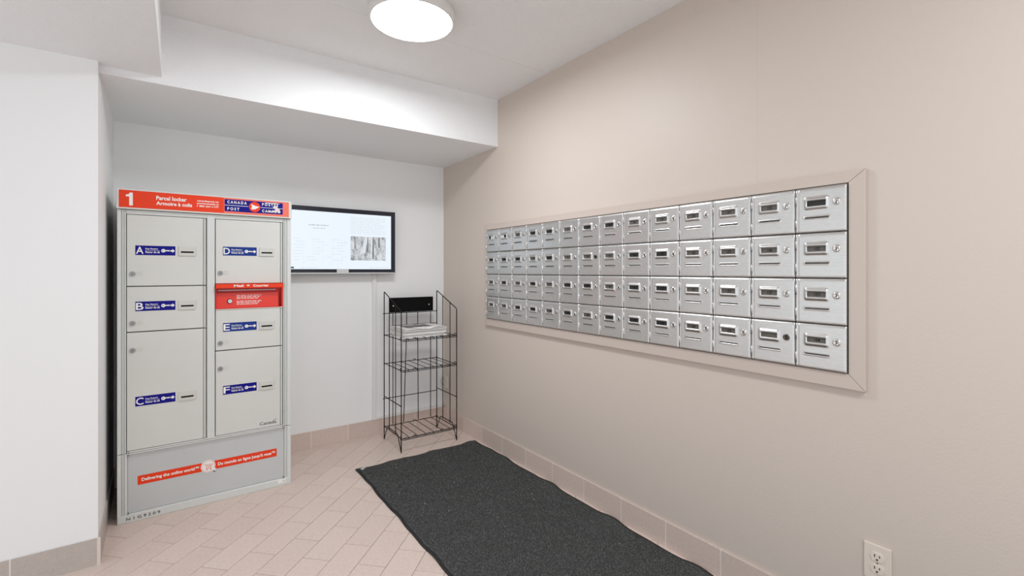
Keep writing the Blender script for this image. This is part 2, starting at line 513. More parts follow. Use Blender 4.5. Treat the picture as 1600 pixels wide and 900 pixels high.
# doors
def door(name, letter, x0, x1, z0, z1, lz, kz, faded=False):
    m = MB().box(x0 + 0.0015, x1 - 0.0015, L0 + 0.008, CF - 0.004, z0 + 0.0015, z1 - 0.0015)
    m.box(x0 + 0.0015, x1 - 0.016, L0, L0 + 0.02, z0 + 0.0015, z1 - 0.0015, 0.0015)
    m.box(x1 - 0.0105, x1 - 0.0045, L0 - 0.002, L0 + 0.02, z0 + 0.0015, z1 - 0.0015, 0.001)
    d = m.build('door', M['locker'], t)
    d['label'] = 'locker door lettered ' + letter
    # key return sticker
    sx0 = x0 + 0.0345 if x0 < 0 else x0 + 0.0355
    sx1 = sx0 + 0.165
    zc = lz
    MB().box(sx0 - 0.002, sx1 + 0.002, L0 - 0.0006, L0 + 0.001, zc - 0.0265, zc + 0.0265).build('sticker_backing', M['cream'], d)
    MB().box(sx0, sx1, L0 - 0.0010, L0 - 0.0005, zc - 0.0245, zc + 0.0245).build('key_sticker', M['blue_faded' if faded else 'blue'], d)
    y = L0 - 0.0013
    tx = MB()
    put_text(tx, letter, sx0 + 0.003, sx0 + 0.033, zc - 0.018, zc + 0.018, y, 0.012)
    put_text(tx, 'Key Return', sx0 + 0.041, sx0 + 0.091, zc + 0.003, zc + 0.0125, y, 0.02)
    tx.add([(sx0 + 0.041, y, zc - 0.0005), (sx0 + 0.098, y, zc - 0.0005), (sx0 + 0.098, y, zc + 0.0005), (sx0 + 0.041, y, zc + 0.0005)], [(0, 1, 2, 3)])
    put_text(tx, 'Retour de cl\u00e9', sx0 + 0.041, sx0 + 0.099, zc - 0.0135, zc - 0.003, y, 0.02)
    # key and arrow pictogram
    kx = sx0 + 0.106
    n = 16
    ring = [(kx + 0.008 + 0.009 * math.cos(2 * math.pi * i / n), zc + 0.009 * math.sin(2 * math.pi * i / n)) for i in range(n)]
    rin = [(kx + 0.006 + 0.0025 * math.cos(2 * math.pi * i / n), zc + 0.0025 * math.sin(2 * math.pi * i / n)) for i in range(n)]
    vs_ = [(a, y, b) for a, b in ring] + [(a, y, b) for a, b in rin]
    tx.add(vs_, [(i, (i + 1) % n, (i + 1) % n + n, i + n) for i in range(n)])
    tx.add([(kx + 0.015, y, zc - 0.002), (kx + 0.034, y, zc - 0.003), (kx + 0.036, y, zc), (kx + 0.034, y, zc + 0.0035), (kx + 0.015, y, zc + 0.003)], [(0, 1, 2, 3, 4)])
    ax = sx0 + 0.144
    tx.add([(ax, y, zc - 0.004), (ax + 0.008, y, zc - 0.004), (ax + 0.008, y, zc - 0.010), (ax + 0.0185, y, zc), (ax + 0.008, y, zc + 0.010), (ax + 0.008, y, zc + 0.004), (ax, y, zc + 0.004)], [(0, 1, 5, 6), (2, 3, 4)])
    tx.build('lettering', M['white'], d)
    # key return slot
    kx0 = sx1 + 0.013
    MB().box(kx0, kx0 + 0.076, L0 - 0.006, L0 + 0.002, zc - 0.0255, zc + 0.0245, 0.002, 2).build('key_slot_plate', M['plastic_grey'], d)
    MB().box(kx0 + 0.011, kx0 + 0.066, L0 - 0.0075, L0 - 0.005, zc - 0.0090, zc - 0.0015).build('key_slot', M['black'], d)
    # lock
    cx = x0 + 0.0235
    mm = MB().disc(cx, kz, 0.0125, L0 - 0.004, L0 + 0.001, 24)
    mm.disc(cx, kz, 0.0095, L0 - 0.007, L0 - 0.003, 24)
    mm.build('lock', M['lock_steel'], d)
    MB().box(cx - 0.001, cx + 0.001, L0 - 0.0076, L0 - 0.0068, kz - 0.004, kz + 0.004).build('keyhole', M['black'], d)
    MB().box(cx + 0.018, cx + 0.040, L0 - 0.0007, L0 + 0.001, kz - 0.010, kz + 0.013).build('number_tag', M['plastic_grey'], d)
    return d
door('A', 'A', -0.2155, 0.1205, 1.1865, 1.5495, 1.369, 1.249)
door('B', 'B', -0.2155, 0.1205, 0.9555, 1.1845, 1.084, 0.999)
door('C', 'C', -0.2155, 0.1205, 0.3565, 0.9535, 0.602, 0.862)
door('D', 'D', 0.1610, 0.4985, 1.1925, 1.5495, 1.374, 1.252, True)
door('E', 'E', 0.1610, 0.4985, 0.8245, 1.0505, 0.951, 0.865, True)
fd = door('F', 'F', 0.1610, 0.4985, 0.3565, 0.8225, 0.603, 0.724)
tx = put_text(MB(), 'Canada', 0.377, 0.463, 0.374, 0.392, L0 - 0.0008, 0.006)
tx.box(0.4505, 0.4535, L0 - 0.0009, L0 - 0.0004, 0.394, 0.399); tx.box(0.4595, 0.4625, L0 - 0.0009, L0 - 0.0004, 0.394, 0.399)
tx.box(0.4505, 0.4508, L0 - 0.0009, L0 - 0.0004, 0.388, 0.399)
tx.build('wordmark', M['ink'], fd)
# outgoing mail pocket
x0, x1, z0, z1 = 0.1615, 0.4985, 1.0515, 1.1915
m = MB()
m.box(x0, x1, CF - 0.006, CF - 0.001, z0, z1)
m.box(x0, x0 + 0.004, L0 - 0.002, CF - 0.004, z0, z1)
m.box(x1 - 0.008, x1, L0 - 0.002, CF - 0.004, z0, z1)
m.box(x0, x1, L0 - 0.003, CF - 0.004, z0, z0 + 0.004)
pk = m.build('mail_slot', M['red'], t)
pk['label'] = 'red outgoing mail slot'
m = MB()
m.box(x0, x1, L0 - 0.026, CF - 0.004, 1.169, z1, 0.003)
m.box(x0, x1, L0 - 0.0265, L0 - 0.02, 1.1685, 1.1715)
m.build('slot_hood', M['orange'], pk)
m = MB()                                            # sloping flap with a chute gap above it
m.add([(x0 + 0.005, L0 + 0.002, z0 + 0.005), (x1 - 0.024, L0 + 0.002, z0 + 0.005), (x1 - 0.024, L0 + 0.014, 1.140), (x0 + 0.005, L0 + 0.014, 1.140),
       (x0 + 0.005, L0 + 0.012, z0 + 0.005), (x1 - 0.024, L0 + 0.012, z0 + 0.005), (x1 - 0.024, L0 + 0.024, 1.140), (x0 + 0.005, L0 + 0.024, 1.140)],
      [(0, 1, 2, 3), (7, 6, 5, 4), (0, 4, 5, 1), (1, 5, 6, 2), (2, 6, 7, 3), (3, 7, 4, 0)])
m.build('slot_flap', M['red'], pk)
MB().box(x0 + 0.014, x1 - 0.034, L0 + 0.030, L0 + 0.0345, 1.152, 1.158, 0.001).build('slot_bar', M['silver'], pk)
MB().box(x0, x1, L0 - 0.004, L0 + 0.001, z0 - 0.0015, z0 + 0.0015).build('slot_sill', M['cream'], pk)
yh = L0 - 0.0266
letters('Mail', 0.247, 0.293, 1.1745, 1.1875, yh, 0.03, pk)
letters('Courrier', 0.341, 0.420, 1.1745, 1.1875, yh, 0.03, pk)
tx = MB()
tx.add([(0.308, yh, 1.1855), (0.325, yh, 1.1855), (0.318, yh, 1.1775), (0.315, yh, 1.1775)], [(0, 1, 2, 3)])
tx.build('slot_symbol', M['white'], pk)
tx = MB()
def flap_y(z): return L0 + 0.002 + 0.012 * (z - z0 - 0.005) / (1.140 - z0 - 0.005) - 0.0008
for i, zz in enumerate((1.124, 1.1155, 1.107, 1.0915, 1.083, 1.0745)):
    word_bars(tx, 0.263, 0.386 - 0.008 * (i % 3), zz, 0.0035, flap_y(zz) - 0.0004, 40 + i)
tag(tx.build('small_print', M['white'], pk), kind='stuff')
mm = MB().disc(0.229, 1.095, 0.0125, flap_y(1.095) - 0.006, flap_y(1.095) + 0.004, 24)
mm.build('lock_ring', M['ink'], pk)
MB().disc(0.2305, 1.095, 0.0095, flap_y(1.095) - 0.0085, flap_y(1.095), 24).build('lock', M['lock_chrome'], pk)
MB().box(0.225, 0.236, flap_y(1.095) - 0.0092, flap_y(1.095) - 0.008, 1.0935, 1.0965).build('keyhole', M['black'], pk)
# lower panel
m = MB().box(-0.2105, 0.5045, L0 + 0.008, CF - 0.004, 0.0415, 0.3395)
lp = m.build('lower_panel', M['locker_panel'], t)
MB().box(X0 + 0.001, X1 - 0.001, L0 - 0.004, CF, 0.0, 0.040, 0.002).build('kick_rail', M['locker_frame'], t)
yb = L0 + 0.008
for x0_, x1_ in ((-0.172, 0.100), (0.157, 0.466)):
    MB().box(x0_, x1_, yb - 0.0007, yb + 0.001, 0.1755, 0.2215).build('banner', M['orange'], lp)
MB().disc(0.1285, 0.1985, 0.0335, yb - 0.0009, yb + 0.001, 32).build('badge', M['white'], lp)
m = MB()
m.add([(0.1285 + r_ * math.cos(2 * math.pi * i / 32), yb - 0.0011, 0.1985 + r_ * math.sin(2 * math.pi * i / 32)) for r_ in (0.0300, 0.0285) for i in range(32)],
      [(i, (i + 1) % 32, (i + 1) % 32 + 32, i + 32) for i in range(32)])
m.build('badge_ring', M['orange_pale'], lp)
m = MB()                                            # shopping cart pictogram
for a, b in (((0.108, 0.213), (0.115, 0.212)), ((0.115, 0.212), (0.121, 0.191)), ((0.121, 0.191), (0.143, 0.193)), ((0.116, 0.209), (0.149, 0.207)), ((0.149, 0.207), (0.143, 0.193)), ((0.118, 0.202), (0.146, 0.200)),
             ((0.126, 0.208), (0.129, 0.192)), ((0.137, 0.208), (0.137, 0.193)), ((0.121, 0.191), (0.119, 0.185)), ((0.119, 0.185), (0.143, 0.186))):
    m.tube([(a[0], yb - 0.0014, a[1]), (b[0], yb - 0.0014, b[1])], 0.0008, 4)
m.disc(0.123, 0.181, 0.003, yb - 0.0016, yb - 0.001, 10); m.disc(0.140, 0.182, 0.003, yb - 0.0016, yb - 0.001, 10)
m.build('cart_symbol', M['orange_pale'], lp)
m = MB().plate([(0.148, 0.193), (0.148, 0.168), (0.154, 0.174), (0.160, 0.164), (0.164, 0.167), (0.159, 0.176), (0.167, 0.177)], yb - 0.0016, yb - 0.001)
m.build('cursor_symbol', M['white'], lp)
m = MB().plate([(0.152, 0.1665), (0.156, 0.171), (0.161, 0.1625), (0.165, 0.165), (0.163, 0.161), (0.158, 0.160)], yb - 0.0015, yb - 0.0008)
m.build('cursor_outline', M['ink'], lp)
letters('Delivering the online world\u2122', -0.156, 0.087, 0.1865, 0.2085, yb - 0.001, 0.03, lp)
letters("Du monde en ligne jusqu'\u00e0 vous\u2122", 0.174, 0.457, 0.1855, 0.2085, yb - 0.001, 0.03, lp)
tx = put_text(MB(), 'N 1 G 9 2 0 9', -0.216, -0.080, 0.011, 0.026, L0 - 0.0045, 0.015)
tx.build('serial_lettering', M['ink'], t)
MB().box(0.472, 0.512, L0 - 0.0047, L0 - 0.0035, 0.016, 0.036).build('serial_tag', M['white'], t)
tx = MB(); word_bars(tx, 0.497, 0.508, 0.023, 0.006, L0 - 0.005, 3)
tx.build('tag_print', M['ink'], t)
for sx_, sz_ in ((-0.2075, 0.336), (0.5015, 0.336), (-0.2075, 0.045), (0.5015, 0.045), (-0.2075, 0.352), (0.4965, 0.352)):
    MB().disc(sx_, sz_, 0.003, L0 - 0.006, L0 + 0.009, 10).build('screw', M['lock_steel'], t)
# header
m = MB().box(X0 - 0.003, X1 + 0.002, L0 - 0.016, BK, 1.574, 1.6755, 0.003)
hd = m.build('header', M['locker_frame'], t)
yf = L0 - 0.016
MB().box(-0.2435, 0.5275, yf - 0.0008, yf + 0.001, 1.582, 1.668).build('sign_face', M['orange'], hd)
MB().box(0.200, 0.5275, yf - 0.0011, yf - 0.0006, 1.582, 1.668).build('sign_faded_end', M['orange_pale'], hd)
MB().box(X0, X1, yf - 0.002, yf + 0.001, 1.5755, 1.579).build('sign_lip', M['cream'], hd)
MB().box(0.2035, 0.4945, yf - 0.0014, yf - 0.0009, 1.594, 1.660).build('emblem_panel', M['blue'], hd)
MB().disc(0.3495, 1.627, 0.0285, yf - 0.0019, yf - 0.0012, 32).build('emblem_disc', M['orange'], hd)
yt = yf - 0.0012
letters('Parcel locker', -0.096, 0.032, 1.629, 1.650, yt, 0.03, hd)
letters('Armoire \u00e0 colis', -0.096, 0.056, 1.603, 1.622, yt, 0.03, hd)
letters('canadapost.ca', 0.078, 0.176, 1.6335, 1.645, yt, 0.025, hd)
letters('postescanada.ca', 0.078, 0.176, 1.620, 1.6315, yt, 0.025, hd)
letters('1 800 267-1177', 0.078, 0.176, 1.607, 1.617, yt, 0.025, hd)
MB().plate([(-0.2035, 1.592), (-0.1895, 1.592), (-0.1895, 1.6565), (-0.2015, 1.6565), (-0.2035, 1.650), (-0.2085, 1.6465), (-0.2165, 1.6455), (-0.2165, 1.636), (-0.2035, 1.636)], yt, yt + 0.0004).build('numeral', M['white'], hd)
yt = yf - 0.0018
letters('C A N A D A', 0.2165, 0.310, 1.6375, 1.6535, yt, 0.03, hd)
letters('P O S T', 0.2165, 0.274, 1.6005, 1.6165, yt, 0.03, hd)
letters('P O S T E S', 0.387, 0.470, 1.6375, 1.6535, yt, 0.03, hd)
letters('C A N A D A', 0.387, 0.480, 1.6005, 1.6165, yt, 0.03, hd)
MB().box(0.2035, 0.318, yt, yt + 0.0004, 1.6262, 1.6284).build('emblem_line', M['white'], hd)
MB().box(0.380, 0.4945, yt, yt + 0.0004, 1.6262, 1.6284).build('emblem_line', M['white'], hd)
y = yf - 0.0023
MB().plate([(0.331, 1.643), (0.336, 1.629), (0.331, 1.6125), (0.350, 1.614), (0.374, 1.629), (0.352, 1.634)], y, y + 0.0003).build('emblem_wing', M['white'], hd)
rnd = random.Random(5)
m = MB()
for px_, pz_, rx_, rz_ in ((0.455, 1.632, 0.012, 0.010), (0.468, 1.620, 0.014, 0.010), (0.476, 1.609, 0.009, 0.008), (0.452, 1.611, 0.016, 0.005), (0.440, 1.655, 0.045, 0.003), (0.430, 1.606, 0.016, 0.004)):
    n = 11
    m.plate([(px_ + rx_ * rnd.uniform(0.7, 1.15) * math.cos(2 * math.pi * i / n), pz_ + rz_ * rnd.uniform(0.7, 1.15) * math.sin(2 * math.pi * i / n)) for i in range(n)], yf - 0.0026 - rnd.uniform(0, 0.0003), yf - 0.0018)
m.build('peeled_patch', M['scuff'], hd)

# ------------------------------------------------------------------ wall screen
TY = D - 0.08
tx0, tx1, tz0, tz1 = 0.545, 1.3655, 1.243, 1.720
t = empty('television', ((tx0 + tx1) / 2, D, tz0), 'black framed flat screen showing a white notice on the back wall', 'television')
MB().box(tx0 + 0.004, tx1 - 0.004, TY + 0.008, D - 0.03, tz0 + 0.004, tz1 - 0.004, 0.006, 2).build('housing', M['bezel'], t)
MB().box(tx0 + 0.2, tx1 - 0.2, D - 0.035, D - 0.0005, tz0 + 0.1, tz1 - 0.1).build('wall_bracket', M['bezel'], t)
m = MB()
for b in ((tx0, tx0 + 0.004, tz0, tz1), (tx1 - 0.004, tx1, tz0, tz1), (tx0, tx1, tz0, tz0 + 0.009), (tx0, tx1, tz1 - 0.004, tz1)):
    m.box(b[0], b[1], TY - 0.001, TY + 0.014, b[2], b[3], 0.001)
m.build('edge_trim', M['silver'], t)
sx0, sx1, sz0, sz1 = 0.575, 1.330, 1.276, 1.684
m = MB()
m.box(tx0 + 0.002, sx0, TY, TY + 0.012, tz0 + 0.003, tz1 - 0.003)
m.box(sx1, tx1 - 0.002, TY, TY + 0.012, tz0 + 0.003, tz1 - 0.003)
m.box(sx0, sx1, TY, TY + 0.012, tz0 + 0.008, sz0)
m.box(sx0, sx1, TY, TY + 0.012, sz1, tz1 - 0.003)
m.build('bezel', M['bezel'], t)
MB().box(0.924, 1.008, TY - 0.002, TY + 0.004, tz0 + 0.003, sz0 - 0.001, 0.001).build('badge', M['silver'], t)
scr = MB().box(sx0, sx1, TY + 0.004, TY + 0.01, sz0, sz1).build('screen', M['screen'], t)
ys = TY + 0.0036
tx = MB()
word_bars(tx, 0.735, 0.868, 1.583, 0.0075, ys, 1); word_bars(tx, 0.762, 0.848, 1.5625, 0.005, ys, 2)
for i in range(2):
    word_bars(tx, 0.98 + 0.03 * i, 1.0, 1.468, 0.004, ys, 5 + i)
tx.build('screen_heading', M['screen_grey'], scr)
tx = MB()
for i in range(11):
    word_bars(tx, 1.023, 1.288 - (0.04 if i in (3, 7) else 0.0), 1.655 - i * 0.0118, 0.0045, ys, 20 + i)
for i in range(8):
    word_bars(tx, 0.635 + 0.01 * (i % 2), 0.99, 1.487 - i * 0.021, 0.0035, ys, 60 + i, 1.6)
word_bars(tx, 0.68, 0.80, 1.284, 0.006, ys, 77); word_bars(tx, 1.16, 1.315, 1.284, 0.006, ys, 78)
for x in (0.70, 0.765, 0.83, 0.895, 0.96):
    tx.add([(x, ys, 1.31), (x + 0.0015, ys, 1.31), (x + 0.0015, ys, 1.49), (x, ys, 1.49)], [(0, 1, 2, 3)])
tag(tx.build('screen_text', M['screen_faint'], scr), kind='stuff')
MB().box(0.600, 0.640, ys, ys + 0.0005, 1.281, 1.293).build('screen_icon', M['screen_dark'], scr)
# woodland picture shown on the screen (flat image made from procedural bands)
pm = bpy.data.materials.new('screen_picture'); pm.use_nodes = True
nt = pm.node_tree; pb = nt.nodes['Principled BSDF']
tc = nt.nodes.new('ShaderNodeTexCoord'); mp = nt.nodes.new('ShaderNodeMapping'); mp.inputs['Scale'].default_value = (9, 1, 4)
n1 = nt.nodes.new('ShaderNodeTexNoise'); n1.inputs['Scale'].default_value = 3.2; n1.inputs['Detail'].default_value = 6; n1.inputs['Roughness'].default_value = 0.65
n2 = nt.nodes.new('ShaderNodeTexNoise'); n2.inputs['Scale'].default_value = 190; n2.inputs['Detail'].default_value = 4
ma = nt.nodes.new('ShaderNodeMath'); ma.operation = 'MULTIPLY_ADD'; ma.inputs[1].default_value = 0.8
rp = nt.nodes.new('ShaderNodeValToRGB')
rp.color_ramp.elements[0].position = 0.70; rp.color_ramp.elements[0].color = lin((112, 115, 120))
rp.color_ramp.elements[1].position = 1.0; rp.color_ramp.elements[1].color = lin((222, 226, 230))
nt.links.new(tc.outputs['Object'], mp.inputs['Vector']); nt.links.new(mp.outputs['Vector'], n1.inputs['Vector'])
nt.links.new(tc.outputs['Object'], n2.inputs['Vector'])
nt.links.new(n2.outputs['Fac'], ma.inputs[0]); nt.links.new(n1.outputs['Fac'], ma.inputs[2])
nt.links.new(ma.outputs['Value'], rp.inputs['Fac']); nt.links.new(rp.outputs['Color'], pb.inputs['Emission Color'])
pb.inputs['Emission Strength'].default_value = 0.62; pb.inputs['Base Color'].default_value = (0.01, 0.01, 0.01, 1)
MB().box(1.023, 1.288, ys, ys + 0.0005, 1.341, 1.519).build('screen_picture', pm, scr)
m = MB(); m2 = MB()
for x, w0, w1, zb, lean in ((1.128, 0.013, 0.011, 1.395, 0.012), (1.178, 0.006, 0.005, 1.362, 0.003)):
    m.plate([(x - w0 - lean, zb), (x + w0 - lean, zb), (x + w1 + lean, 1.517), (x - w1 + lean, 1.517)], ys - 0.0003, ys)
for x, w0, zb in ((1.149, 0.004, 1.40), (1.191, 0.005, 1.352), (1.055, 0.004, 1.43), (1.236, 0.006, 1.44)):
    m2.plate([(x - w0, zb), (x + w0, zb), (x + w0 * 0.8, 1.517), (x - w0 * 0.8, 1.517)], ys - 0.0003, ys)
m.build('screen_trunk', M['screen_faint'], scr); 
mt_ = mat('screen_trunk_dark', (20, 20, 22), 0.2, emit=((120, 123, 128), 0.6))
m2.build('screen_trunk', mt_, scr)

t = empty('cable_raceway', (1.221, D, BH + 0.001), 'white cable cover running down from the screen and along the skirting', 'cable cover')
MB().box(1.206, 1.236, D - 0.020, D - 0.0003, BH + 0.001, 1.30, 0.003, 2).build('vertical_channel', M['raceway'], t)
MB().box(1.2365, W - 0.010, D - 0.016, D - 0.0003, BH + 0.001, BH + 0.024, 0.003, 2).build('horizontal_channel', M['raceway'], t)

# ------------------------------------------------------------------ wire rack
rx0, rx1, ry0, ry1 = 1.250, 1.684, 3.068, 3.398
WR = 0.0032
t = empty('wire_rack', ((rx0 + rx1) / 2, (ry0 + ry1) / 2, 0), 'black wire magazine rack standing in the corner', 'rack')
ZBK, ZFR = 1.108, 0.985
def wire(name, path, parent, r=WR, n=6):
    return MB().tube(path, r, n).build(name, M['wire'], parent, smooth=True)
def zsl(y): return ZFR + (ZBK - ZFR) * (y - ry0) / (ry1 - ry0)
for x, sg in ((rx0, 1), (rx1, -1)):
    # hoop: front foot up, sloping top, down to the back foot
    sf = wire('side_frame', [(x, ry0, 0.003), (x, ry0, 0.5), (x, ry0, ZFR - 0.006), (x, ry0 + 0.006, ZFR), (x, ry1 - 0.006, ZBK - 0.002), (x, ry1, ZBK - 0.008), (x, ry1, 0.5), (x, ry1, 0.003)], t, 0.0036)
    for y in (ry0 + 0.105, ry1 - 0.105):
        wire('upright_wire', [(x, y, 0.105), (x, y, zsl(y))], t)
    wire('side_bar', [(x, ry0 - 0.006, 0.325), (x, ry1 + 0.006, 0.325)], t)
    wire('foot_brace', [(x, ry0, 0.004), (x, ry0 + 0.060, 0.105), (x, ry0 + 0.075, 0.115), (x, ry1 - 0.075, 0.115), (x, ry1 - 0.060, 0.105), (x, ry1, 0.004)], t)
bw = []
for i, x in enumerate((1.318, 1.428, 1.520, 1.630)):
    z_hi = 0.945
    xl = x - (0.024 if i == 1 else 0.0) + (0.004 if i == 2 else 0)
    wire('upright_wire', [(x, ry1, z_hi), (x, ry1, 0.80), (xl, ry1, 0.12), (xl, ry1, 0.105)], t)
wire('crossbar', [(rx0 - 0.008, ry1 + 0.003, 0.943), (rx1 + 0.006, ry1 + 0.003, 0.943)], t)
wire('crossbar', [(1.318, ry1 - 0.004, 0.848), (rx1, ry1 - 0.004, 0.848)], t)
wire('crossbar', [(rx0 - 0.008, ry1 + 0.003, 0.305), (rx1 + 0.006, ry1 + 0.003, 0.305)], t)
def shelf(z):
    # rim with raised corner loops, double front rail, wires front to back
    zf = z + 0.003
    r = MB()
    r.tube([(rx0 - 0.006, ry1 - 0.006, z), (rx1 + 0.004, ry1 - 0.006, z)], 0.003)
    r.tube([(rx0 + 0.012, ry0 + 0.004, z), (rx1 - 0.004, ry0 + 0.004, z)], 0.0035)
    r.tube([(rx0 + 0.012, ry0 + 0.002, z - 0.010), (rx1 - 0.004, ry0 + 0.002, z - 0.010)], 0.003)
    for x in (rx0 + 0.004, rx1 - 0.004):
        r.tube([(x, ry0 - 0.008, z), (x, ry1 + 0.012, z)], 0.003)
        r.tube([(x, ry0 + 0.002, z + 0.012), (x, ry0 + 0.02, z + 0.016), (x, ry0 + 0.035, z + 0.001)], 0.0026)
    s = r.build('shelf', M['wire'], t, smooth=True)
    for i in range(6):
        x = rx0 + 0.058 + i * (rx1 - rx0 - 0.116) / 5
        wire('shelf_wire', [(x, ry0 + 0.002, z - 0.008), (x, ry0 + 0.012, z + 0.004), (x, ry1 - 0.006, z + 0.004)], s, 0.0022)
    for x in (rx0, rx1):
        for y in (ry0 + 0.004, ry1 - 0.004):
            MB().lathe([(0.0004, z - 0.006), (0.005, z - 0.004), (0.0055, z + 0.003), (0.0004, z + 0.006)], x, y, 10).build('shelf_clip', M['wire'], s, smooth=True)
    for x, y in ((rx0 + 0.1, ry0 + 0.004), (rx1 - 0.12, ry0 + 0.004), (rx0 + 0.24, ry1 - 0.006)):
        MB().tube([(x - 0.010, y, z + 0.002), (x - 0.004, y, z + 0.011), (x + 0.004, y, z + 0.011), (x + 0.010, y, z + 0.002)], 0.0024).build('shelf_loop', M['wire'], s, smooth=True)
for z in (0.783, 0.570, 0.098):
    shelf(z)
m = MB().box(1.284, 1.648, ry1 - 0.008, ry1 - 0.004, 0.948, 1.060, 0.001)
sp = m.build('sign_plate', M['sign_black'], t)
for x in (1.318, 1.612):
    MB().disc(x, 0.999, 0.0045, ry1 - 0.0095, ry1 - 0.0075, 10).build('rivet', M['white'], sp)

# newspapers on the rack's top shelf
zc = 0.7905
names = ['lowest folded newspaper of the stack in the wire rack', 'second folded newspaper from the bottom of the rack stack',
         'third folded newspaper from the bottom of the rack stack', 'fourth folded newspaper from the bottom of the rack stack',
         'second folded newspaper from the top of the rack stack', 'topmost folded newspaper with curled pages on the rack stack']
rnd = random.Random(11)
for i in range(6):
    hh = 0.0090 if i < 5 else 0.010
    w_, d_ = 0.345 + rnd.uniform(-0.012, 0.004), 0.262 + rnd.uniform(-0.01, 0.01)
    cx, cy, rot = 1.448 + rnd.uniform(-0.005, 0.006), 3.226 + rnd.uniform(-0.006, 0.006), rnd.uniform(-0.02, 0.02)
    e = empty('newspaper', (cx, cy, zc), names[i], 'newspaper', 'newspapers on the wire rack', rot)
    ph = rnd.uniform(0, 6)
    amp = 0.0006 if i < 4 else (0.0012 if i == 4 else 0.0022)
    npg = 4
    def sheet(z0_, z1_, dx, wave):
        nx, ny = 22, 3
        vs_ = []
        for zz, top in ((z0_, 0), (z1_, 1)):
            for a in range(nx + 1):
                for b in range(ny + 1):
                    x = (a / nx - 0.5) * (w_ - dx)
                    y = (b / ny - 0.5) * (d_ - dx)
                    k = wave * (math.sin(a * 0.62 + ph) + 0.6 * math.sin(a * 1.4 + 2 * ph)) * (1.0 if b == 0 else 0.4)
                    vs_.append((x, y, zz + k))
        N = (nx + 1) * (ny + 1)
        fs = []
        idx = lambda a, b: a * (ny + 1) + b
        for a in range(nx):
            for b in range(ny):
                fs.append((idx(a, b), idx(a, b + 1), idx(a + 1, b + 1), idx(a + 1, b)))
                fs.append((N + idx(a, b), N + idx(a + 1, b), N + idx(a + 1, b + 1), N + idx(a, b + 1)))
            fs.append((idx(a, 0), idx(a + 1, 0), N + idx(a + 1, 0), N + idx(a, 0)))
            fs.append((idx(a + 1, ny), idx(a, ny), N + idx(a, ny), N + idx(a + 1, ny)))
        for b in range(ny):
            fs.append((idx(0, b + 1), idx(0, b), N + idx(0, b), N + idx(0, b + 1)))
            fs.append((idx(nx, b), idx(nx, b + 1), N + idx(nx, b + 1), N + idx(nx, b)))
        return MB().add(vs_, fs)
    for p in range(npg):
        sheet(p * hh / npg + 0.0001, (p + 1) * hh / npg - 0.0003, rnd.uniform(0, 0.012), amp * (p + 1) / npg).build('page', M['paper' if p % 2 else 'paper_edge'], e, local=True)
    if i == 5:
        # a page corner folded forward over the front edge and a lifted back page
        m = MB()
        prof = [(-0.09, 0.000), (-0.05, -0.004), (-0.01, -0.010), (0.02, -0.013), (0.045, -0.003), (0.07, 0.001), (0.12, 0.004)]
        vs_ = []
        for x, z in prof:
            vs_ += [(x, -d_ / 2 - 0.004, hh + 0.002 + z), (x, -d_ / 2 + 0.03, hh + 0.004), (x, -d_ / 2 - 0.004, hh + 0.0035 + z), (x, -d_ / 2 + 0.03, hh + 0.0055)]
        fs = []
        for k in range(len(prof) - 1):
            o = 4 * k
            fs += [(o, o + 1, o + 5, o + 4), (o + 2, o + 6, o + 7, o + 3), (o, o + 4, o + 6, o + 2), (o + 1, o + 3, o + 7, o + 5)]
        o = 4 * (len(prof) - 1)
        fs += [(0, 2, 3, 1), (o, o + 1, o + 3, o + 2)]
        m.add(vs_, fs).build('curled_page', M['paper_edge'], e, local=True)
        m = MB()
        for k in range(3):
            m.box(-0.12 + k * 0.07, -0.06 + k * 0.07, -0.06, 0.07, hh + 0.0018, hh + 0.0024)
        m.build('print_block', M['paper_print'], e, local=True)
    zc += hh + (0.0004 if i < 3 else 0.0030)

# ------------------------------------------------------------------ telephone jack behind the rack
t = empty('telephone_jack', (W, 3.482, 0.338), 'small white telephone jack on the beige wall behind the wire rack', 'jack')
MB().box(W - 0.022, W - 0.0003, 3.447, 3.517, 0.290, 0.388, 0.004, 2).build('jack_box', M['jack'], t)
MB().box(W - 0.026, W - 0.02, 3.47, 3.50, 0.31, 0.335, 0.001).build('jack_socket', M['plate'], t)
MB().tube([(W - 0.024, 3.485, 0.372), (W - 0.045, 3.482, 0.378), (W - 0.055, 3.48, 0.362), (W - 0.052, 3.479, 0.330), (W - 0.030, 3.48, 0.318)], 0.004, 8).build('cord', M['jack'], t, smooth=True)

# ------------------------------------------------------------------ floor mat
mx0, mx1, my0, my1 = 0.905, 1.792, -0.35, 2.978
t = empty('door_mat', ((mx0 + mx1) / 2, (my0 + my1) / 2, 0), 'long charcoal carpet mat with rubber edge below the mailboxes', 'mat')
NX, NY = 44, 150
def mat_pt(a, b, inset=0.0):
    u = a / NX; v = b / NY
    x = mx0 + inset + (mx1 - mx0 - 2 * inset) * u
    y = my0 + inset + (my1 - my0 - 2 * inset) * v
    eL = math.exp(-u * 14); eR = math.exp(-(1 - u) * 12); eB = math.exp(-(1 - v) * 55)
    wl = math.sin(y * 14.0 + 1.0) * 0.6 + math.sin(y * 31.0) * 0.4
    wr_ = math.sin(y * 12.3 + 0.4) * 0.65 + math.sin(y * 27.0 + 1.7) * 0.35
    wb = math.sin(x * 22.0 + 0.7) * 0.7 + math.sin(x * 41.0) * 0.3
    x += 0.004 * wl * eL + 0.005 * wr_ * eR + 0.013 * (v - 0.5) * eL
    y += 0.005 * wb * eB - 0.004 * u * eB
    z = 0.0045 + 0.004 * max(0, wl) * eL + 0.009 * max(0, wr_) * eR + 0.006 * max(0, wb) * eB
    return (x, y, z)
